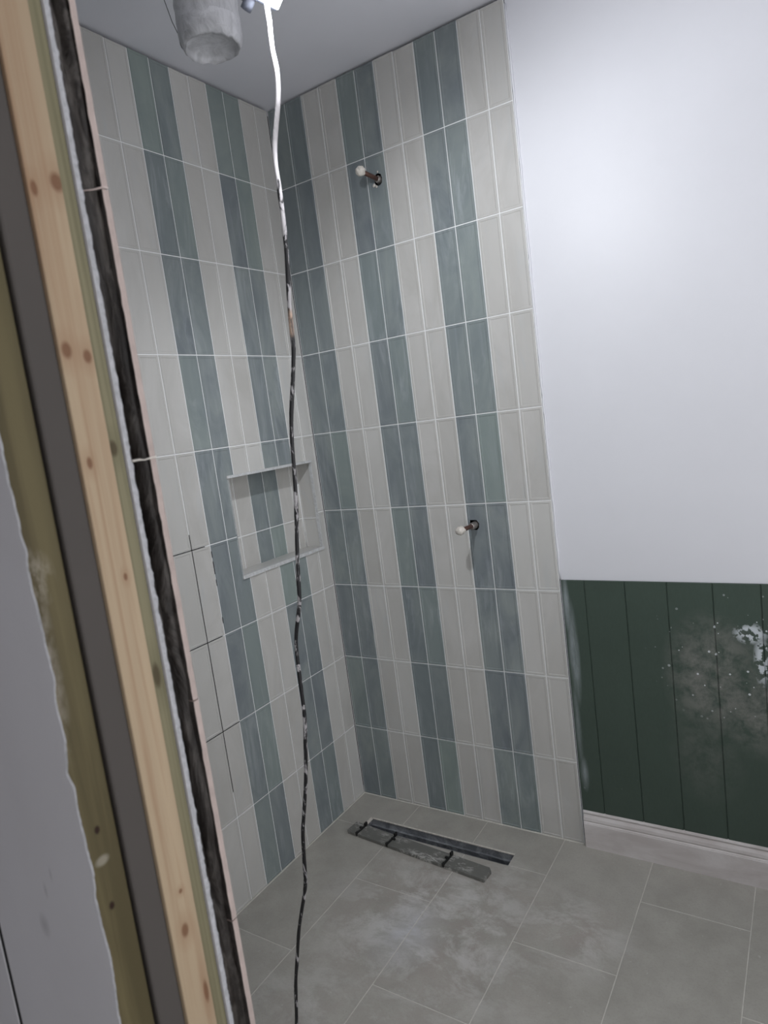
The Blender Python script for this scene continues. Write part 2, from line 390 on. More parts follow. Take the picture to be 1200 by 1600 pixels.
polyL = [(LP[0]-0.0165, LP[1]-0.003), (LP[0]-0.006, LP[1]-0.0165), (LP[0]+0.008, LP[1]-0.0175), (LP[0]+0.0165, LP[1]-0.008), (LP[0]+0.018, LP[1]+0.006), (LP[0]+0.009, LP[1]+0.018), (LP[0]-0.0165, LP[1]+0.0185)]
cut_poly(bm, polyU, 0, 0.03); cut_poly(bm, polyL, 0, 0.03)
back = build('wall_back', bm, [M_LIGHT, M_GREEN, M_GROUT], kind='structure')

# --- left wall (x = 0, facing +x) with the niche opening
NY0, NY1, NZ0, NZ1 = -0.486, -0.040, 1.072, 1.414
bm = bmesh.new(); lay = bm.loops.layers.color.new('tile')
place = lambda u, z, d: (d, u, z)
for r in range(9):
    z0 = r*H; z1 = (r+1)*H if r < 8 else ZC-0.006
    for c in range(21):
        y1 = -(ul + c*W) if c else -0.0012; y0 = max(-(ul + (c+1)*W), -LEFT_END)
        if y1 - y0 < 0.01: continue
        green = (c % 4) in (2, 3)
        add_tile(bm, lay, y0, y1, z0 + (0.001 if r == 0 else 0), z1 - (random.uniform(0, 0.003) if r == 8 else 0), 1 if green else 0, place, rc())
grid_plane(bm, lambda u, z, d: (-RD, u, z), [-LEFT_END, -0.9, -0.6, -0.2, 0.0], [0, 0.68, 1.0, 1.5, 2.04, ZC-0.010], 2)
cut_rect(bm, None, None, 1, NY0, NY1, NZ0, NZ1)
# joints the tiler has not filled yet: dark slots
def slot_h(ya, yb, z, w=0.0022): box(bm, (-0.0006, ya, z-w/2), (-0.0001, yb, z+w/2), 3)
def slot_v(y, za, zb, w=0.0020): box(bm, (-0.0006, y-w/2, za), (-0.0001, y+w/2, zb), 3)
yj = lambda c: -(ul + c*W)
slot_h(yj(10), yj(8.3), 4*H); slot_h(yj(10), yj(8.15), 3*H); slot_h(yj(10), yj(8.0), 2*H)
slot_v(yj(9), 1.5*H-0.06, 4*H+0.05)
for a, b in ((3.93, 3.86), (3.82, 3.68), (3.62, 3.55), (3.2, 3.13)): slot_v(yj(8)+0.001, b*H, a*H, 0.0025)
slot_v(yj(10), 1.9*H, 4.85*H, 0.0018)
left = build('wall_left', bm, [M_LIGHT, M_GREEN, M_GROUT, M_GAP], kind='structure')

# --- niche: back tiles, side walls, sill and head trims
ND = 0.082
bm = bmesh.new(); lay = bm.loops.layers.color.new('tile')
place = lambda u, z, d: (d-ND, u, z)
cols = [(-0.486, -0.464, 0), (-0.464, -0.387, 0), (-0.387, -0.309, 0), (-0.309, -0.232, 1), (-0.232, -0.155, 1), (-0.155, -0.078, 0), (-0.078, -0.040, 0)]
for (a, b, m) in cols:
    add_tile(bm, lay, a, b, NZ0, 4*H-0.02, m, place, rc(), inner=0.004); add_tile(bm, lay, a, b, 4*H-0.02, NZ1, m, place, rc(), inner=0.004)
grid_plane(bm, lambda u, z, d: (-ND-RD, u, z), [NY0, NY1], [NZ0, NZ1], 2)
for (ye, sgn) in ((NY1, -1), (NY0, 1)):
    pl = (lambda ye, sgn: (lambda u, z, d: (u, ye + sgn*d, z)))(ye, sgn)
    add_tile(bm, lay, -ND, -0.012, NZ0, 4*H-0.02, 0, pl, rc(), inner=0.004); add_tile(bm, lay, -ND, -0.012, 4*H-0.02, NZ1, 0, pl, rc(), inner=0.004)
    box(bm, (-0.0115, ye - (0.0 if sgn > 0 else 0.002), NZ0), (0.0016, ye + (0.002 if sgn > 0 else 0.0), NZ1), 3, 0.0004)
    grid_plane(bm, (lambda ye, sgn: lambda u, z, d: (u, ye - sgn*0.0022, z))(ye, sgn), [-ND-0.001, 0.0], [NZ0, NZ1], 2)
for ye in (NY0, NY1): tube(bm, [(-ND, ye, NZ0), (-ND, ye, NZ1)], 0.0022, 6, 2)
# sill tile and head tile
box(bm, (-ND, NY0+0.001, NZ0-0.007), (-0.012, NY1-0.001, NZ0+0.004), 0, 0.0008)
box(bm, (-ND, NY0+0.001, NZ1-0.004), (-0.012, NY1-0.001, NZ1+0.007), 0, 0.0008)
box(bm, (-0.0122, NY0-0.004, NZ0-0.008), (0.0035, NY1+0.006, NZ0+0.0050), 3, 0.001)
box(bm, (-0.030, NY0-0.006, NZ1-0.003), (0.0035, NY1+0.004, NZ1+0.007), 3, 0.001)
for f in bm.faces: pass
k = NT('niche trim', 0.6, 0.4); f_ = k.noise(60, 6, 0.7, k.map((1, 1, 1)), 1.0)
k.col(k.ramp(f_, [(0.35, s2l((178, 178, 178))), (0.52, s2l((194, 195, 196))), (0.65, s2l((206, 208, 210)))])); k.bump(f_, 0.5, 0.001); M_TRIM = k.m
niche = build('wall_niche', bm, [M_LIGHT, M_GREEN, M_GROUT, M_TRIM], kind='structure')

# --- wall bodies behind the tiling
bm = bmesh.new()
box(bm, (-0.12, -LEFT_END+0.004, 0), (-ND-0.004, 0.0, ZC))
for a, b, c, d in ((NY1+0.004, 0, 0, ZC), (-LEFT_END+0.004, NY0-0.004, 0, ZC), (NY0-0.004, NY1+0.004, 0, NZ0-0.008), (NY0-0.004, NY1+0.004, NZ1+0.008, ZC)):
    box(bm, (-ND-0.004, a, c), (-0.022, b, d))
build('wall_left_core', bm, M_ADH, kind='structure')
bm = bmesh.new(); box(bm, (-0.12, 0.045, 0), (2.3, 0.14, ZC))
build('wall_back_core', bm, M_VOID, kind='structure')
bm = bmesh.new(); box(bm, (PANEL_END+0.001, 0.006, 0), (2.25, 0.045, ZC))
# faint filler bead where paint meets tile
build('wall_back_painted', bm, M_WHITE, kind='structure')
bm = bmesh.new()
pts = []
z = 0.95
while z < ZC-0.01:
    pts.append((PANEL_END+0.0035+random.uniform(-0.0012, 0.0012), 0.003, z)); z += 0.03
tube(bm, pts, [random.uniform(0.0028, 0.0044) for _ in pts], 6)
build('trim_1', bm, M_WHITE, kind='structure', smooth=True)
bm = bmesh.new()   # unseen right-hand wall; its window opening is added to let daylight in
for a, b in (((2.25, -2.25, 0), (2.37, -1.75, ZC)), ((2.25, -3.6, 2.2), (2.37, -2.25, ZC)), ((2.25, -0.25, 0), (2.37, 0.14, ZC)), ((2.25, -1.75, 0), (2.37, -0.25, 0.5)), ((2.25, -1.75, 2.45), (2.37, -0.25, ZC))): box(bm, a, b)  # gap at the hall end is added too, to brighten the outer board
build('wall_right', bm, M_WHITE, kind='structure')
bm = bmesh.new(); box(bm, (-1.5, -3.6, 0), (2.25, -3.5, ZC)); build('wall_hall_shade', bm, M_DARKWALL, kind='structure')  # unseen, added to keep world light off the outer board
bm = bmesh.new(); box(bm, (-1.0, -3.5, 0), (-0.9, -1.7, ZC)); build('wall_hall_shade_left', bm, M_DARKWALL, kind='structure')  # unseen side wall, added to close the hall against world light
# ceiling
bm = bmesh.new(); box(bm, (-1.5, -3.6, ZC), (2.4, 0.15, ZC+0.1)); build('ceiling', bm, M_CEIL, kind='structure')

# --- floor tiles with the drain opening
DX0, DX1, DY0, DY1 = 0.125, 0.7275, -0.204, -0.140
bm = bmesh.new(); lay = bm.loops.layers.color.new('tile')
xj = [-0.0255 + 0.2955*i for i in range(0, 9)]; xj[0] = -0.02
ystart = {0: -0.20, 1: -0.457, 2: -0.20, 3: -0.502, 4: -0.205, 5: -0.50, 6: -0.2, 7: -0.5}
fp = lambda u, z, d: (u, z, d)
def ftile(x0, x1, y0, y1):
    g = 0.0013; c = rc()
    x0 += g; x1 -= g; y0 += g; y1 -= g
    A = [bm.verts.new((x, y, -0.006)) for x, y in ((x0, y0), (x1, y0), (x1, y1), (x0, y1))]
    B = [bm.verts.new((x, y, -0.0008)) for x, y in ((x0, y0), (x1, y0), (x1, y1), (x0, y1))]
    e = 0.0008; C = [bm.verts.new((x, y, 0)) for x, y in ((x0+e, y0+e), (x1-e, y0+e), (x1-e, y1-e), (x0+e, y1-e))]
    fs = [bm.faces.new(C)]
    for a, b in ((A, B), (B, C)):
        for i in range(4): fs.append(bm.faces.new((a[i], a[(i+1)%4], b[(i+1)%4], b[i])))
    for f in fs:
        for lp in f.loops: lp[lay] = c
for i in range(8):
    y = 0.0; ny = ystart[i]
    while y > -3.4:
        ftile(xj[i], xj[i+1], ny, y); y = ny; ny -= 0.6
gf = [bm.verts.new(p) for p in ((-0.02, -3.4, -0.0009), (2.33, -3.4, -0.0009), (2.33, 0.01, -0.0009), (-0.02, 0.01, -0.0009))]
g = bm.faces.new(gf); g.material_index = 1
for ax, val in ((0, DX0), (0, DX1), (1, DY0), (1, DY1)):
    co = [0, 0, 0]; no = [0, 0, 0]; co[ax] = val; no[ax] = 1
    bmesh.ops.bisect_plane(bm, geom=bm.verts[:]+bm.edges[:]+bm.faces[:], plane_co=co, plane_no=no, dist=1e-7)
dead = [f for f in bm.faces if DX0 < f.calc_center_median().x < DX1 and DY0 < f.calc_center_median().y < DY1]
bmesh.ops.delete(bm, geom=dead, context='FACES')
# screed under, and outside left of the room
for a, b in (((-1.5, -3.6, -0.12), (2.4, DY0-0.012, -0.01)), ((-1.5, DY1+0.012, -0.12), (2.4, 0.15, -0.01)),
             ((-1.5, DY0-0.012, -0.12), (DX0-0.012, DY1+0.012, -0.01)), ((DX1+0.012, DY0-0.012, -0.12), (2.4, DY1+0.012, -0.01))):
    box(bm, a, b, 2)
build('floor', bm, [M_FLOOR, M_FGROUT, M_DARKWALL], kind='structure')
# perimeter bead of grout
bm = bmesh.new()
tube(bm, [(0.001, -LEFT_END, 0.0), (0.001, -0.001, 0.0), (PANEL_END, -0.001, 0.0)], 0.0032, 6)
build('trim_2', bm, M_FGROUT, kind='structure', smooth=True)

# ------------------------------------------------------------------ skirting and green panelling
bm = bmesh.new()
prof = [(0.006, 0), (-0.014, 0), (-0.014, 0.088), (-0.0125, 0.0905), (-0.0125, 0.0925), (-0.0095, 0.0955), (-0.0115, 0.101), (-0.0105, 0.110), (-0.0070, 0.117), (-0.0045, 0.121), (-0.0075, 0.1235), (-0.0085, 0.1275), (-0.0065, 0.1315), (-0.002, 0.1335), (0.006, 0.1335)]
prism(bm, [(p[0], p[1]) for p in prof], 0, PANEL_END+0.009, 2.25)
sk = build('baseboard_back', bm, M_SKIRT, kind='structure')

bm = bmesh.new()
gro = [1.011, 1.136, 1.2585, 1.3835, 1.507, 1.631, 1.755, 1.88, 2.005, 2.13]
X0, X1 = PANEL_END+0.0065, 2.249; yb, yf = 0.0055, -0.0035
poly = [(X0, yb), (X0, yf+0.001), (X0+0.001, yf)]
for gx in gro: poly += [(gx-0.0022, yf), (gx-0.0008, yf+0.0032), (gx+0.0008, yf+0.0032), (gx+0.0022, yf)]
poly += [(X1, yf), (X1, yb)]
prism(bm, poly, 2, 0.1342, 0.9465)
pan = build('wall_panelling', bm, M_TG)
tag(pan, 'dark green grooved wall panelling with dusty plaster splashes above the skirting', 'panelling')

# ------------------------------------------------------------------ pipe stubs
def pipe(name, c, label, cap_kind, length, drop):
    t = empty(name, (c[0], 0.045, c[1]), label, 'pipe', 'capped supply pipes in the tiled wall')
    bm = bmesh.new(); tube(bm, [(0, 0.0, 0), (0, -0.045-length*0.5, drop*0.5), (0, -0.045-length, drop)], 0.0075, 14)
    fix(bm); build('pipe', bm, M_COPPER, t, smooth=False)
    bm = bmesh.new()
    if cap_kind == 'ball':
        bmesh.ops.create_icosphere(bm, subdivisions=4, radius=0.0155)
        for v in bm.verts:
            n = noise.noise(v.co*120)*0.0022 + noise.noise(v.co*400)*0.0008
            v.co += v.co.normalized()*n; v.co.y *= 1.15
            v.co += Vector((0, -0.045-length-0.008, drop))
    else:
        L0 = -0.045-length+0.012
        rr = [0.011, 0.0140, 0.0132, 0.0143, 0.0130, 0.0142, 0.0125, 0.008]
        rings = tube(bm, [(0, L0-0.0042*i, drop) for i in range(8)], rr, 18)
        for v in bm.verts: v.co += v.normal*0 + Vector((noise.noise(v.co*300), noise.noise(v.co*310+Vector((5, 0, 0))), noise.noise(v.co*290+Vector((0, 9, 0)))))*0.0048
    fix(bm); build('cap', bm, M_CHALK, t, smooth=True)
    bm = bmesh.new()
    big_ = 0 if cap_kind == 'ball' else 0.018
    tube(bm, [(0, 0.0, 0), (0, -0.036, 0), (0, -0.040, 0), (0, -0.050-big_, 0), (0, -0.054-big_, 0)], [0.0150, 0.0150, 0.0122, 0.0122, 0.009], 6 if cap_kind == 'ball' else 16)
    fix(bm); build('fitting', bm, M_BRASS, t)
    return t
pu = pipe('pipe_stub', UP, 'brown copper pipe stub with white ball cap high on green tiles', 'ball', 0.098, 0.003)
pl_ = pipe('pipe_stub', LP, 'lower pipe stub with crumbly white cap sticking from square-cornered hole in tiles', 'cyl', 0.108, 0.004)
# white filler crumbs round the upper hole
for (dx, dz, r) in ((-0.018, -0.015, 0.0055), (-0.009, -0.021, 0.004), (-0.013, 0.014, 0.0032), (0.002, 0.024, 0.003)):
    bm = bmesh.new(); bmesh.ops.create_icosphere(bm, subdivisions=3, radius=r)
    for v in bm.verts:
        v.co += v.co.normalized()*noise.noise(v.co*500+Vector((dx*99, 0, 0)))*0.0018; v.co.y *= 0.35
    build('filler', bm, M_CHALK, pu, smooth=True, loc=(dx, -0.0455, dz))

# ------------------------------------------------------------------ linear drain and its loose cover
t = empty('shower_drain', ((DX0+DX1)/2, (DY0+DY1)/2, -0.06), 'open steel linear drain channel set in the floor near the tiled wall', 'drain')
bm = bmesh.new(); hx, hy, d0 = (DX1-DX0)/2, (DY1-DY0)/2, 0.06
box(bm, (-hx-0.002, -hy-0.002, 0.008), (hx+0.002, hy+0.002, 0.011))
box(bm, (-hx-0.002, -hy-0.002, 0.010), (-hx, hy+0.002, d0-0.001)); box(bm, (hx, -hy-0.002, 0.010), (hx+0.002, hy+0.002, d0-0.001))
box(bm, (-hx, -hy-0.002, 0.010), (hx, -hy, d0-0.001)); box(bm, (-hx, hy, 0.010), (hx, hy+0.002, d0-0.001))
box(bm, (-hx, hy-0.008, 0.030), (hx, hy, 0.032)); box(bm, (-hx, -hy, 0.030), (hx, -hy+0.008, 0.032))
build('channel', bm, M_CHAN, t)
bm = bmesh.new()
ringp = [(0.024*math.cos(2*math.pi*i/28), 0.024*math.sin(2*math.pi*i/28), 0.0125) for i in range(29)]
tube(bm, ringp, 0.0018, 6, cap=False); ringp = [(p[0]*0.6, p[1]*0.6, 0.0125) for p in ringp]; tube(bm, ringp, 0.0016, 6, cap=False)
for i in range(3):
    a = math.pi*i/3; tube(bm, [(0.024*math.cos(a), 0.024*math.sin(a), 0.0125), (-0.024*math.cos(a), -0.024*math.sin(a), 0.0125)], 0.0012, 6)
for v in bm.verts: v.co.x += 0.03
build('outlet_grate', bm, M_BRASS, t, smooth=True)
bm = bmesh.new()
box(bm, (-hx, -hy-0.0, d0-0.004), (-hx+0.012, hy, d0+0.0006), 0, 0.0005); box(bm, (-hx, hy-0.003, d0-0.004), (hx, hy+0.001, d0+0.0006), 0, 0.0004)
build('flange', bm, M_CHALK, t)

C0 = Vector((0.3935, -0.2555, 0)); ang = math.atan2(-0.051, 0.591)
t = empty('drain_cover', tuple(C0), 'loose smeared grey drain cover with three black clips lying upside down beside drain', 'drain cover', rot=(0, 0, ang))
L, Wd = 0.596, 0.062
bm = bmesh.new()
o = [(-L/2, -Wd/2+0.004), (-L/2+0.004, -Wd/2), (L/2-0.003, -Wd/2), (L/2, -Wd/2+0.003), (L/2, Wd/2-0.012), (L/2-0.012, Wd/2), (-L/2+0.004, Wd/2), (-L/2, Wd/2-0.004)]
prism(bm, o, 2, 0.0005, 0.0125)
bmesh.ops.bevel(bm, geom=bm.edges[:], offset=0.0008, segments=1, affect='EDGES')
build('tray', bm, M_COVER, t)
for i, (cx) in enumerate((-0.2475, -0.1045, 0.140)):
    bm = bmesh.new()
    box(bm, (-0.0035, -Wd/2-0.002, 0.0118), (0.0035, Wd/2+0.001, 0.0165), 0, 0.0006)
    box(bm, (-0.0035, Wd/2-0.012, 0.0150), (0.0035, Wd/2+0.002, 0.0255), 0, 0.0006)
    box(bm, (-0.0130, Wd/2-0.030, 0.0118), (0.0035, Wd/2-0.022, 0.0180) , 0, 0.0006) if i != 1 else box(bm, (-0.0035, Wd/2-0.030, 0.0118), (0.0130, Wd/2-0.022, 0.0180), 0, 0.0006)
    box(bm, (-0.0040, -Wd/2-0.003, 0.006), (0.0040, -Wd/2+0.008, 0.0195), 0, 0.0006)
    build('clip', bm, M_BLACKP, t, loc=(cx, 0, 0))

# ------------------------------------------------------------------ work light and its cable
LC = Vector((0.905, -1.062, 2.335))
n = Vector((0.62, -0.05, -0.78)).normalized()
rotq = n.to_track_quat('-Z', 'Y')
t = empty('work_light', tuple(LC), 'glowing white work light with grey bracket hanging just below the ceiling', 'lamp')
def loc_bm(bm): bm.transform(rotq.to_matrix().to_4x4())
bm = bmesh.new(); box(bm, (-0.052, -0.07, 0.004), (0.052, 0.07, 0.030), 0, 0.004)
for i in range(6): box(bm, (-0.044, -0.06+i*0.022, 0.030), (0.044, -0.056+i*0.022, 0.042))
loc_bm(bm); build('housing', bm, M_GREYP, t)
bm = bmesh.new(); box(bm, (-0.047, -0.064, -0.004), (0.047, 0.064, 0.0045), 0, 0.002); loc_bm(bm); build('lamp_face', bm, M_LED, t)
bm = bmesh.new()
tube(bm, [(0.0, -0.078, 0.02), (0, -0.084, 0.055), (0, -0.05, 0.085), (0, 0.05, 0.085), (0, 0.084, 0.055), (0, 0.078, 0.02)], 0.005, 8)
for s in (-1, 1): tube(bm, [(0, s*0.068, 0.018), (0, s*0.092, 0.018)], 0.010, 14)
loc_bm(bm); build('bracket', bm, M_GREYP, t)
top = rotq @ Vector((0, 0, 0.085))
bm = bmesh.new(); tube(bm, [tuple(top), tuple(top+Vector((0, 0, 0.06))), (top.x, top.y, ZC-LC.z-0.001)], 0.0035, 8)
build('hanger', bm, M_GREYP, t, smooth=True)
def lamp_obj(name, kind, loc, energy, **kw):
    ld = bpy.data.lights.new(name, kind); ld.energy = energy; ld.color = LAMP_COL
    for a, b in kw.items(): setattr(ld, a, b)
    o = bpy.data.objects.new(name, ld); COL.objects.link(o); o.parent = t; o.location = loc; return o
lm = lamp_obj('lamp_light', 'SPOT', tuple(n*0.03), LAMP_MAIN*5, shadow_soft_size=0.016, spot_size=math.radians(178), spot_blend=0.55)
lamp_obj('lamp_spill', 'POINT', tuple(n*0.03), 2.2, shadow_soft_size=0.03)
lm.rotation_euler = Vector((0.30, 0.45, -0.85)).to_track_quat('-Z', 'Y').to_euler()

cpts = [(0.867,2.256),(0.865,2.214),(0.868,2.17),(0.861,2.124),(0.838,2.049),(0.836,1.988),(0.835,1.932),(0.831,1.864),(0.824,1.807),(0.819,1.76),(0.816,1.713),(0.814,1.689),(0.8,1.629),(0.785,1.569),(0.777,1.519),(0.771,1.455),(0.761,1.377),(0.75,1.31),(0.74,1.242),(0.733,1.186),(0.711,1.115),(0.704,1.072),(0.701,0.999),(0.698,0.925),(0.689,0.864),(0.674,0.778),(0.652,0.688),(0.639,0.637),(0.63,0.571),(0.623,0.512),(0.613,0.473),(0.597,0.429),(0.575,0.363),(0.553,0.277),(0.534,0.2),(0.514,0.084)]
def catmull(P, n=4):
    out = []
    for i in range(len(P)-1):
        p0, p1, p2, p3 = P[max(i-1, 0)], P[i], P[i+1], P[min(i+2, len(P)-1)]
        for k in range(n):
            t_ = k/n
            out.append(0.5*((2*p1) + (p2-p0)*t_ + (2*p0-5*p1+4*p2-p3)*t_*t_ + (3*p1-p0-3*p2+p3)*t_**3))
    out.append(P[-1]); return out
P = [Vector((x, -1.05, z)) for x, z in cpts] + [Vector((0.500, -1.06, 0.03)), Vector((0.485, -1.10, 0.0062)), Vector((0.56, -1.20, 0.0050)), Vector((0.80, -1.32, 0.0050)), Vector((1.15, -1.48, 0.0050)), Vector((1.35, -1.8, 0.0050)), Vector((1.45, -2.4, 0.0050))]
P = catmull(P, 5)
bm = bmesh.new()
rad = [0.0044 + noise.noise(p*25)*0.0007 + (0.0003 if 1.9 < p.z < 2.2 else 0) for p in P]
tube(bm, [(P[0] + Vector((0, 0, 0.03)))] + P, [0.0045]+rad, 10)
cab = build('power_cable', bm, M_CABLE, smooth=True)
tag(cab, 'paint-splattered black power cable hanging from the work light to the floor', 'cable')

# ------------------------------------------------------------------ wrapped extractor duct hanging from the ceiling
DC = Vector((0.515, -0.815, 0)); zb = 2.445; Rr = 0.071
t = empty('extractor_duct', (DC.x, DC.y, ZC), 'white wrapped round duct hanging from the ceiling beside the work light', 'duct')
bm = bmesh.new(); n_ = 64
prof = [(0.001, 0.000), (0.96, 0.0), (0.965, -0.05), (0.985, -0.12), (1.01, -0.17), (1.0, -0.185), (1.03, -0.20), (1.0, -0.215), (1.02, -0.235), (0.99, -0.255), (1.0, -0.275)]
rings = []
for r_, z_ in prof[1:]:
    ring = []
    for i in range(n_):
        a = 2*math.pi*i/n_; q = Vector((math.cos(a), math.sin(a), z_*9))
        rr = Rr*r_*(1 + 0.035*noise.noise(q*2.2) + 0.012*noise.noise(q*7))
        ring.append(bm.verts.new((rr*math.cos(a), rr*math.sin(a), z_*((ZC-zb)/0.275))))
    rings.append(ring)
for a, b in zip(rings, rings[1:]):
    for i in range(n_): bm.faces.new((a[i], a[(i+1)%n_], b[(i+1)%n_], b[i]))
fix(bm); build('duct_sleeve', bm, M_FILM, t, smooth=True)
bm = bmesh.new(); rings = []
for r_, z_ in ((1.015, 0.035), (1.03, 0.012), (1.0, 0.0), (0.93, -0.012), (0.86, -0.016), (0.84, -0.006), (0.80, -0.002), (0.6, 0.001), (0.35, 0.003), (0.1, 0.003)):
    ring = []
    for i in range(n_):
        a = 2*math.pi*i/n_; q = Vector((math.cos(a)*r_, math.sin(a)*r_, z_*20))
        edge = 1 + 0.03*noise.noise(q*3) + (0.03*noise.noise(q*9) if 0.83 < r_ < 0.95 else 0)
        zz = z_ + 0.004*noise.noise(q*2.1+Vector((4, 1, 0))) + (0.005*noise.noise(q*5) if 0.83 < r_ < 0.95 else 0)
        ring.append(bm.verts.new((Rr*r_*edge*math.cos(a), Rr*r_*edge*math.sin(a), zz)))
    rings.append(ring)
for a, b in zip(rings, rings[1:]):
    for i in range(n_): bm.faces.new((a[i], a[(i+1)%n_], b[(i+1)%n_], b[i]))
bm.faces.new(rings[-1]); fix(bm)
build('wrapping', bm, M_FILM, t, smooth=True, loc=(0, 0, zb-ZC))
bm = bmesh.new(); a0 = math.radians(218)
tube(bm, [(Rr*1.3*math.cos(a0), Rr*1.3*math.sin(a0), zb-ZC+0.10), (Rr*1.15*math.cos(a0), Rr*1.15*math.sin(a0), zb-ZC+0.05), (Rr*1.0*math.cos(a0), Rr*1.0*math.sin(a0), zb-ZC+0.018)], 0.0008, 6)
build('tie_string', bm, M_BLACKP, t)

# ------------------------------------------------------------------ front wall: its tiles seen end-on at the opening
Y = lambda tan_, x=XJ: CY + (CX-x)*tan_
YT0, YT1, YW1, YW0 = Y(.8016), Y(.7883), Y(.7525), Y(.7405)    # tile face, tile back, board inner and outer face
bm = bmesh.new(); lay = bm.loops.layers.color.new('tile')
zr = [0.014-0.303] + [0.014 + 0.3031*i for i in range(0, 10)]
pl = lambda u, z, d: (u, YT0 + d, z)
for a, b in zip(zr, zr[1:]):
    a = max(a, 0.001); b = min(b, ZC-0.003)
    if b - a < 0.02: continue
    x1 = XJ; c = 0
    while x1 > 0.02:
        x0 = max(x1 - W, 0.001); add_tile(bm, lay, x0, x1, a, b, 0 if (c//2) % 2 == 0 else 1, pl, rc()); x1 = x0; c += 1
        if x1 < 0.02: break
grid_plane(bm, lambda u, z, d: (u, YT0-RD, z), [0.0, 0.5, XJ-0.002], [0, 1.3, ZC-0.004], 2)
build('wall_front_tiling', bm, [M_LIGHT, M_GREEN, M_GROUT], kind='structure')
bm = bmesh.new()
for a, b in zip(zr, zr[1:]):
    a = max(a, 0.001)+0.0009; b = min(b, ZC-0.003)-0.0009
    if b - a < 0.02: continue
    j = random.uniform(-0.0006, 0.0006); rows = []; N = 24
    for i in range(N+1):
        z = a+(b-a)*i/N; k_ = 0.0007*noise.noise(Vector((z*70, 2, 0))); 
        rows.append([bm.verts.new(p) for p in ((XJ-0.012, YT1+k_, z), (XJ+j+k_, YT1+k_+j*0.5, z), (XJ+j+k_, YT0-0.0006, z), (XJ-0.012, YT0-0.0006, z))])
    for p, q in zip(rows, rows[1:]):
        for i in range(4):
            f = bm.faces.new((p[i], p[(i+1)%4], q[(i+1)%4], q[i])); f.material_index = 1 if i == 0 else 0
    bm.faces.new(rows[0]); bm.faces.new(rows[-1][::-1])
fix(bm); build('trim_3', bm, [M_BISQUE, M_ADH], kind='structure')
# adhesive and broken backer seen in the slot behind the tiles
bm = bmesh.new(); NZ, NY = 520, 16; V = {}
ya, yb_ = YT1-0.0002, YW1-0.001
for i in range(NZ+1):
    for j in range(NY+1):
        z = ZC*i/NZ; t_ = j/NY; y = ya + (yb_-ya)*t_
        big = noise.noise(Vector((y*30, z*7, 0))); d = 0.010*big + 0.004*noise.noise(Vector((y*90, z*22, 4)))
        lump = 0.014*max(0.0, noise.noise(Vector((y*45, z*5.5, 7)))-0.12)
        groove = -0.020*math.exp(-((t_-0.45-0.25*noise.noise(Vector((0, z*4, 9))))/0.16)**2)*max(0.0, 0.6+noise.noise(Vector((3, z*3, 1))))
        V[i, j] = bm.verts.new((XJ-0.007+min(0.006, 0.8*d+0.6*lump)+groove, y, z))
for i in range(NZ):
    for j in range(NY): bm.faces.new((V[i, j], V[i, j+1], V[i+1, j+1], V[i+1, j]))
build('wall_adhesive_bed', bm, M_ADH, kind='structure', smooth=True)
bm = bmesh.new(); zs = 0.014+0.3031*5
tube(bm, [(XJ-0.001, YT0+0.0008, zs+0.0006), (XJ-0.0005, YT1+0.0015, zs), (XJ, (YT1*2+YW1)/3, zs-0.0012), (XJ, (YT1+YW1*2)/3, zs-0.0002), (XJ-0.001, YW1-0.0008, zs-0.0006)], [0.0011, 0.0011, 0.0008, 0.0013, 0.0015], 7)
build('trim_4', bm, M_CHALK, kind='structure', smooth=True)
bm = bmesh.new(); z6 = 0.014+0.3031*6
tube(bm, [(XJ+0.0003, YT0-0.001, z6+0.001), (XJ, YT1, z6+0.0005), (XJ-0.001, (YT1+YW1)/2, z6-0.004), (XJ-0.003, YW1, z6-0.007)], [0.0008, 0.0012, 0.0007, 0.0006], 6); build('trim_5', bm, M_BISQUE, kind='structure', smooth=True)
bm = bmesh.new(); box(bm, (-0.12, Y(.6300), 0), (XJ-0.075, YT1-0.012, ZC)); build('wall_front', bm, M_VOID, kind='structure')

# ------------------------------------------------------------------ opening jamb: plasterboard, studs, cavity, post, outer boards
bm = bmesh.new(); N = 900; rows = []
for i in range(N+1):
    z = (ZC-0.001)*i/N
    e = 0.0010*noise.noise(Vector((z*14, 3, 0))) + 0.0020*noise.noise(Vector((z*70, 3, 1))) + 0.0013*noise.noise(Vector((z*190, 3, 2)))
    f1 = 0.0012*noise.noise(Vector((z*90, 1, 5))); f2 = 0.0016*noise.noise(Vector((z*110, 7, 5)))
    rows.append([bm.verts.new(p) for p in ((XJ-0.07, YW0, z), (XJ-0.0004+f1*0.4, YW0, z), (XJ+f1, (YW0*2+YW1)/3, z), (XJ+f2, (YW0+2*YW1)/3, z), (XJ-0.0022, YW1+e, z), (XJ-0.07, YW1, z))])
for a, b in zip(rows, rows[1:]):
    for i in range(6):
        f = bm.faces.new((a[i], a[(i+1)%6], b[(i+1)%6], b[i])); f.material_index = 1 if i in (1, 2, 3) else 0
bm.faces.new(rows[0]); bm.faces.new(rows[-1][::-1]); fix(bm)
o = build('plasterboard_sheet', bm, [M_BOARD, M_CUT])
tag(o, 'thin plasterboard sheet with ragged white cut edge beside the treated stud', 'plasterboard')
def timber(name, x0, x1, y0, y1, mat, label, bev=0.002):
    bm = bmesh.new(); box(bm, (x0, y0, 0.0), (x1, y1, ZC-0.001), 0, bev)
    o = build(name, bm, mat); tag(o, label, 'timber stud'); return o
timber('timber_stud', XJ-0.060, XJ-0.003, Y(.7145)-0.0008, Y(.7400)-0.0012, M_TREAT, 'slim greenish treated timber stud between pale pine stud and ragged white board edge', 0.0006)
timber('timber_stud', XJ-0.063, XJ, Y(.6531), Y(.7145)-0.0010, M_PINE, 'pale pine timber stud with brown knots at the opening', 0.0014)
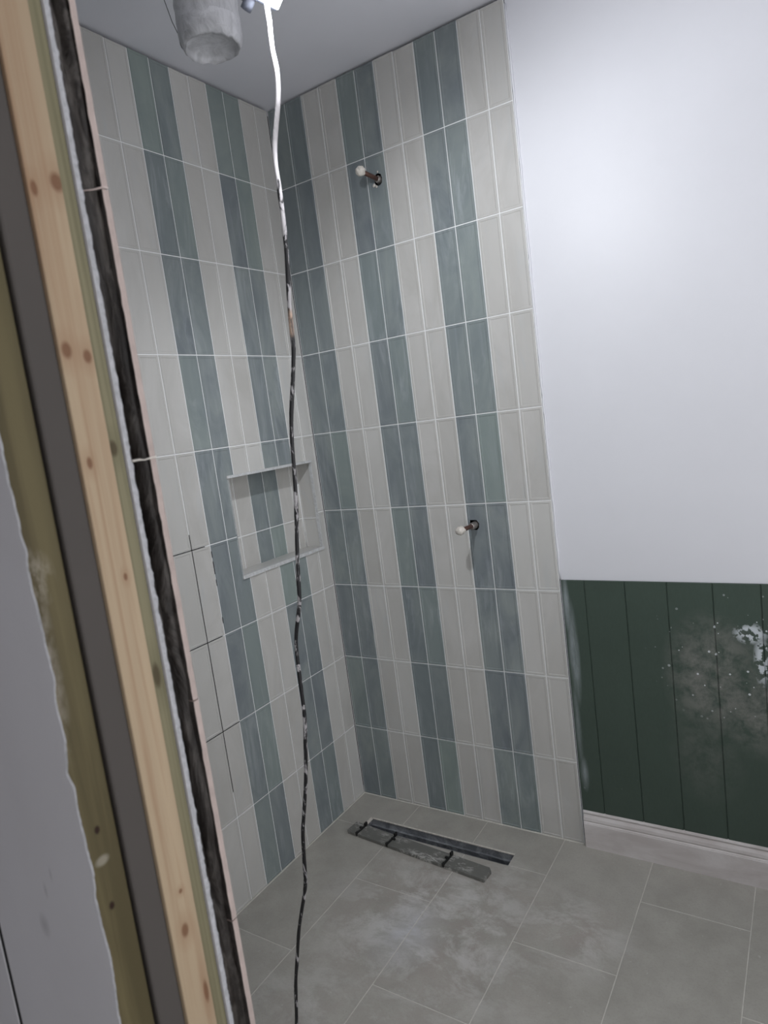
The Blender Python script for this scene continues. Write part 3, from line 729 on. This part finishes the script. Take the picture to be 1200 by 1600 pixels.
bm = bmesh.new(); box(bm, (XJ-0.063, Y(.6020), 0.0), (XJ-0.0035, Y(.6531)-0.0008, ZC-0.001), 0, 0.003)
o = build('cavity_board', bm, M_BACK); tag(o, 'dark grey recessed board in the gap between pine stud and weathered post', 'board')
YB1 = SY(-1.532); YB0 = YB1-0.0035
timber('timber_post', XJ-0.070, XJ, YB1+0.0008, Y(.5925), M_POST, 'weathered olive-brown timber post with knots and plaster smear beside outer white board', 0.004)
bm = bmesh.new(); box(bm, (SX(0.2450), YB0+0.0012, 0), (SX(0.2615), YB1+0.006, ZC-0.001)); build('trim_6', bm, M_VOID, kind='structure')
# outer face boards
edge = [(SX(a), SZ(b)) for a, b in [(0.625, 1.566), (0.628, 1.493), (0.633, 1.411), (0.628, 1.35), (0.634, 1.312), (0.634, 1.265), (0.640, 1.211), (0.629, 1.166), (0.635, 1.101), (0.620, 1.042), (0.631, 1.02), (0.629, 0.975), (0.632, 0.914), (0.636, 0.869), (0.628, 0.817), (0.629, 0.771), (0.635, 0.713), (0.630, 0.651), (0.622, 0.595)]]
def ex(z):
    if z >= edge[0][1]: return SX(0.627) + 0.003*noise.noise(Vector((z*7, 0, 0)))
    for a, b in zip(edge, edge[1:]):
        if b[1] <= z <= a[1]:
            t_ = (z-b[1])/(a[1]-b[1]); return b[0]+(a[0]-b[0])*t_
    return SX(0.624) + 0.003*noise.noise(Vector((z*9, 3, 0)))
bm = bmesh.new(); N = 900; rows = []
for i in range(N+1):
    z = (ZC-0.001)*i/N; e = ex(z) + 0.0026*noise.noise(Vector((z*60, 1, 0))) + 0.0010*noise.noise(Vector((z*190, 4, 0)))
    s_ = 0.0008+0.0030*max(0.0, noise.noise(Vector((z*22, 8, 0))))
    rows.append([bm.verts.new(p) for p in ((SX(0.262), YB0, z), (e-s_, YB0, z), (e, YB0+0.0012, z), (e-0.004, YB1, z), (SX(0.262), YB1, z))])
for a, b in zip(rows, rows[1:]):
    for i in range(5):
        f = bm.faces.new((a[i], a[(i+1)%5], b[(i+1)%5], b[i])); f.material_index = 1 if i in (1, 2) else 0
bm.faces.new(rows[0]); bm.faces.new(rows[-1][::-1]); fix(bm)
o = build('plasterboard_sheet', bm, [M_BOARD, M_CUT]); tag(o, 'scuffed white plasterboard sheet with torn edge over the weathered post, lower left', 'plasterboard')
bm = bmesh.new(); box(bm, (-0.9, YB0, 0.0), (SX(0.2445), YB1, ZC-0.001), 0, 0.001)
o = build('plasterboard_sheet', bm, M_BOARD); tag(o, 'narrow sliver of plasterboard left of the dark joint, bottom left corner', 'plasterboard')
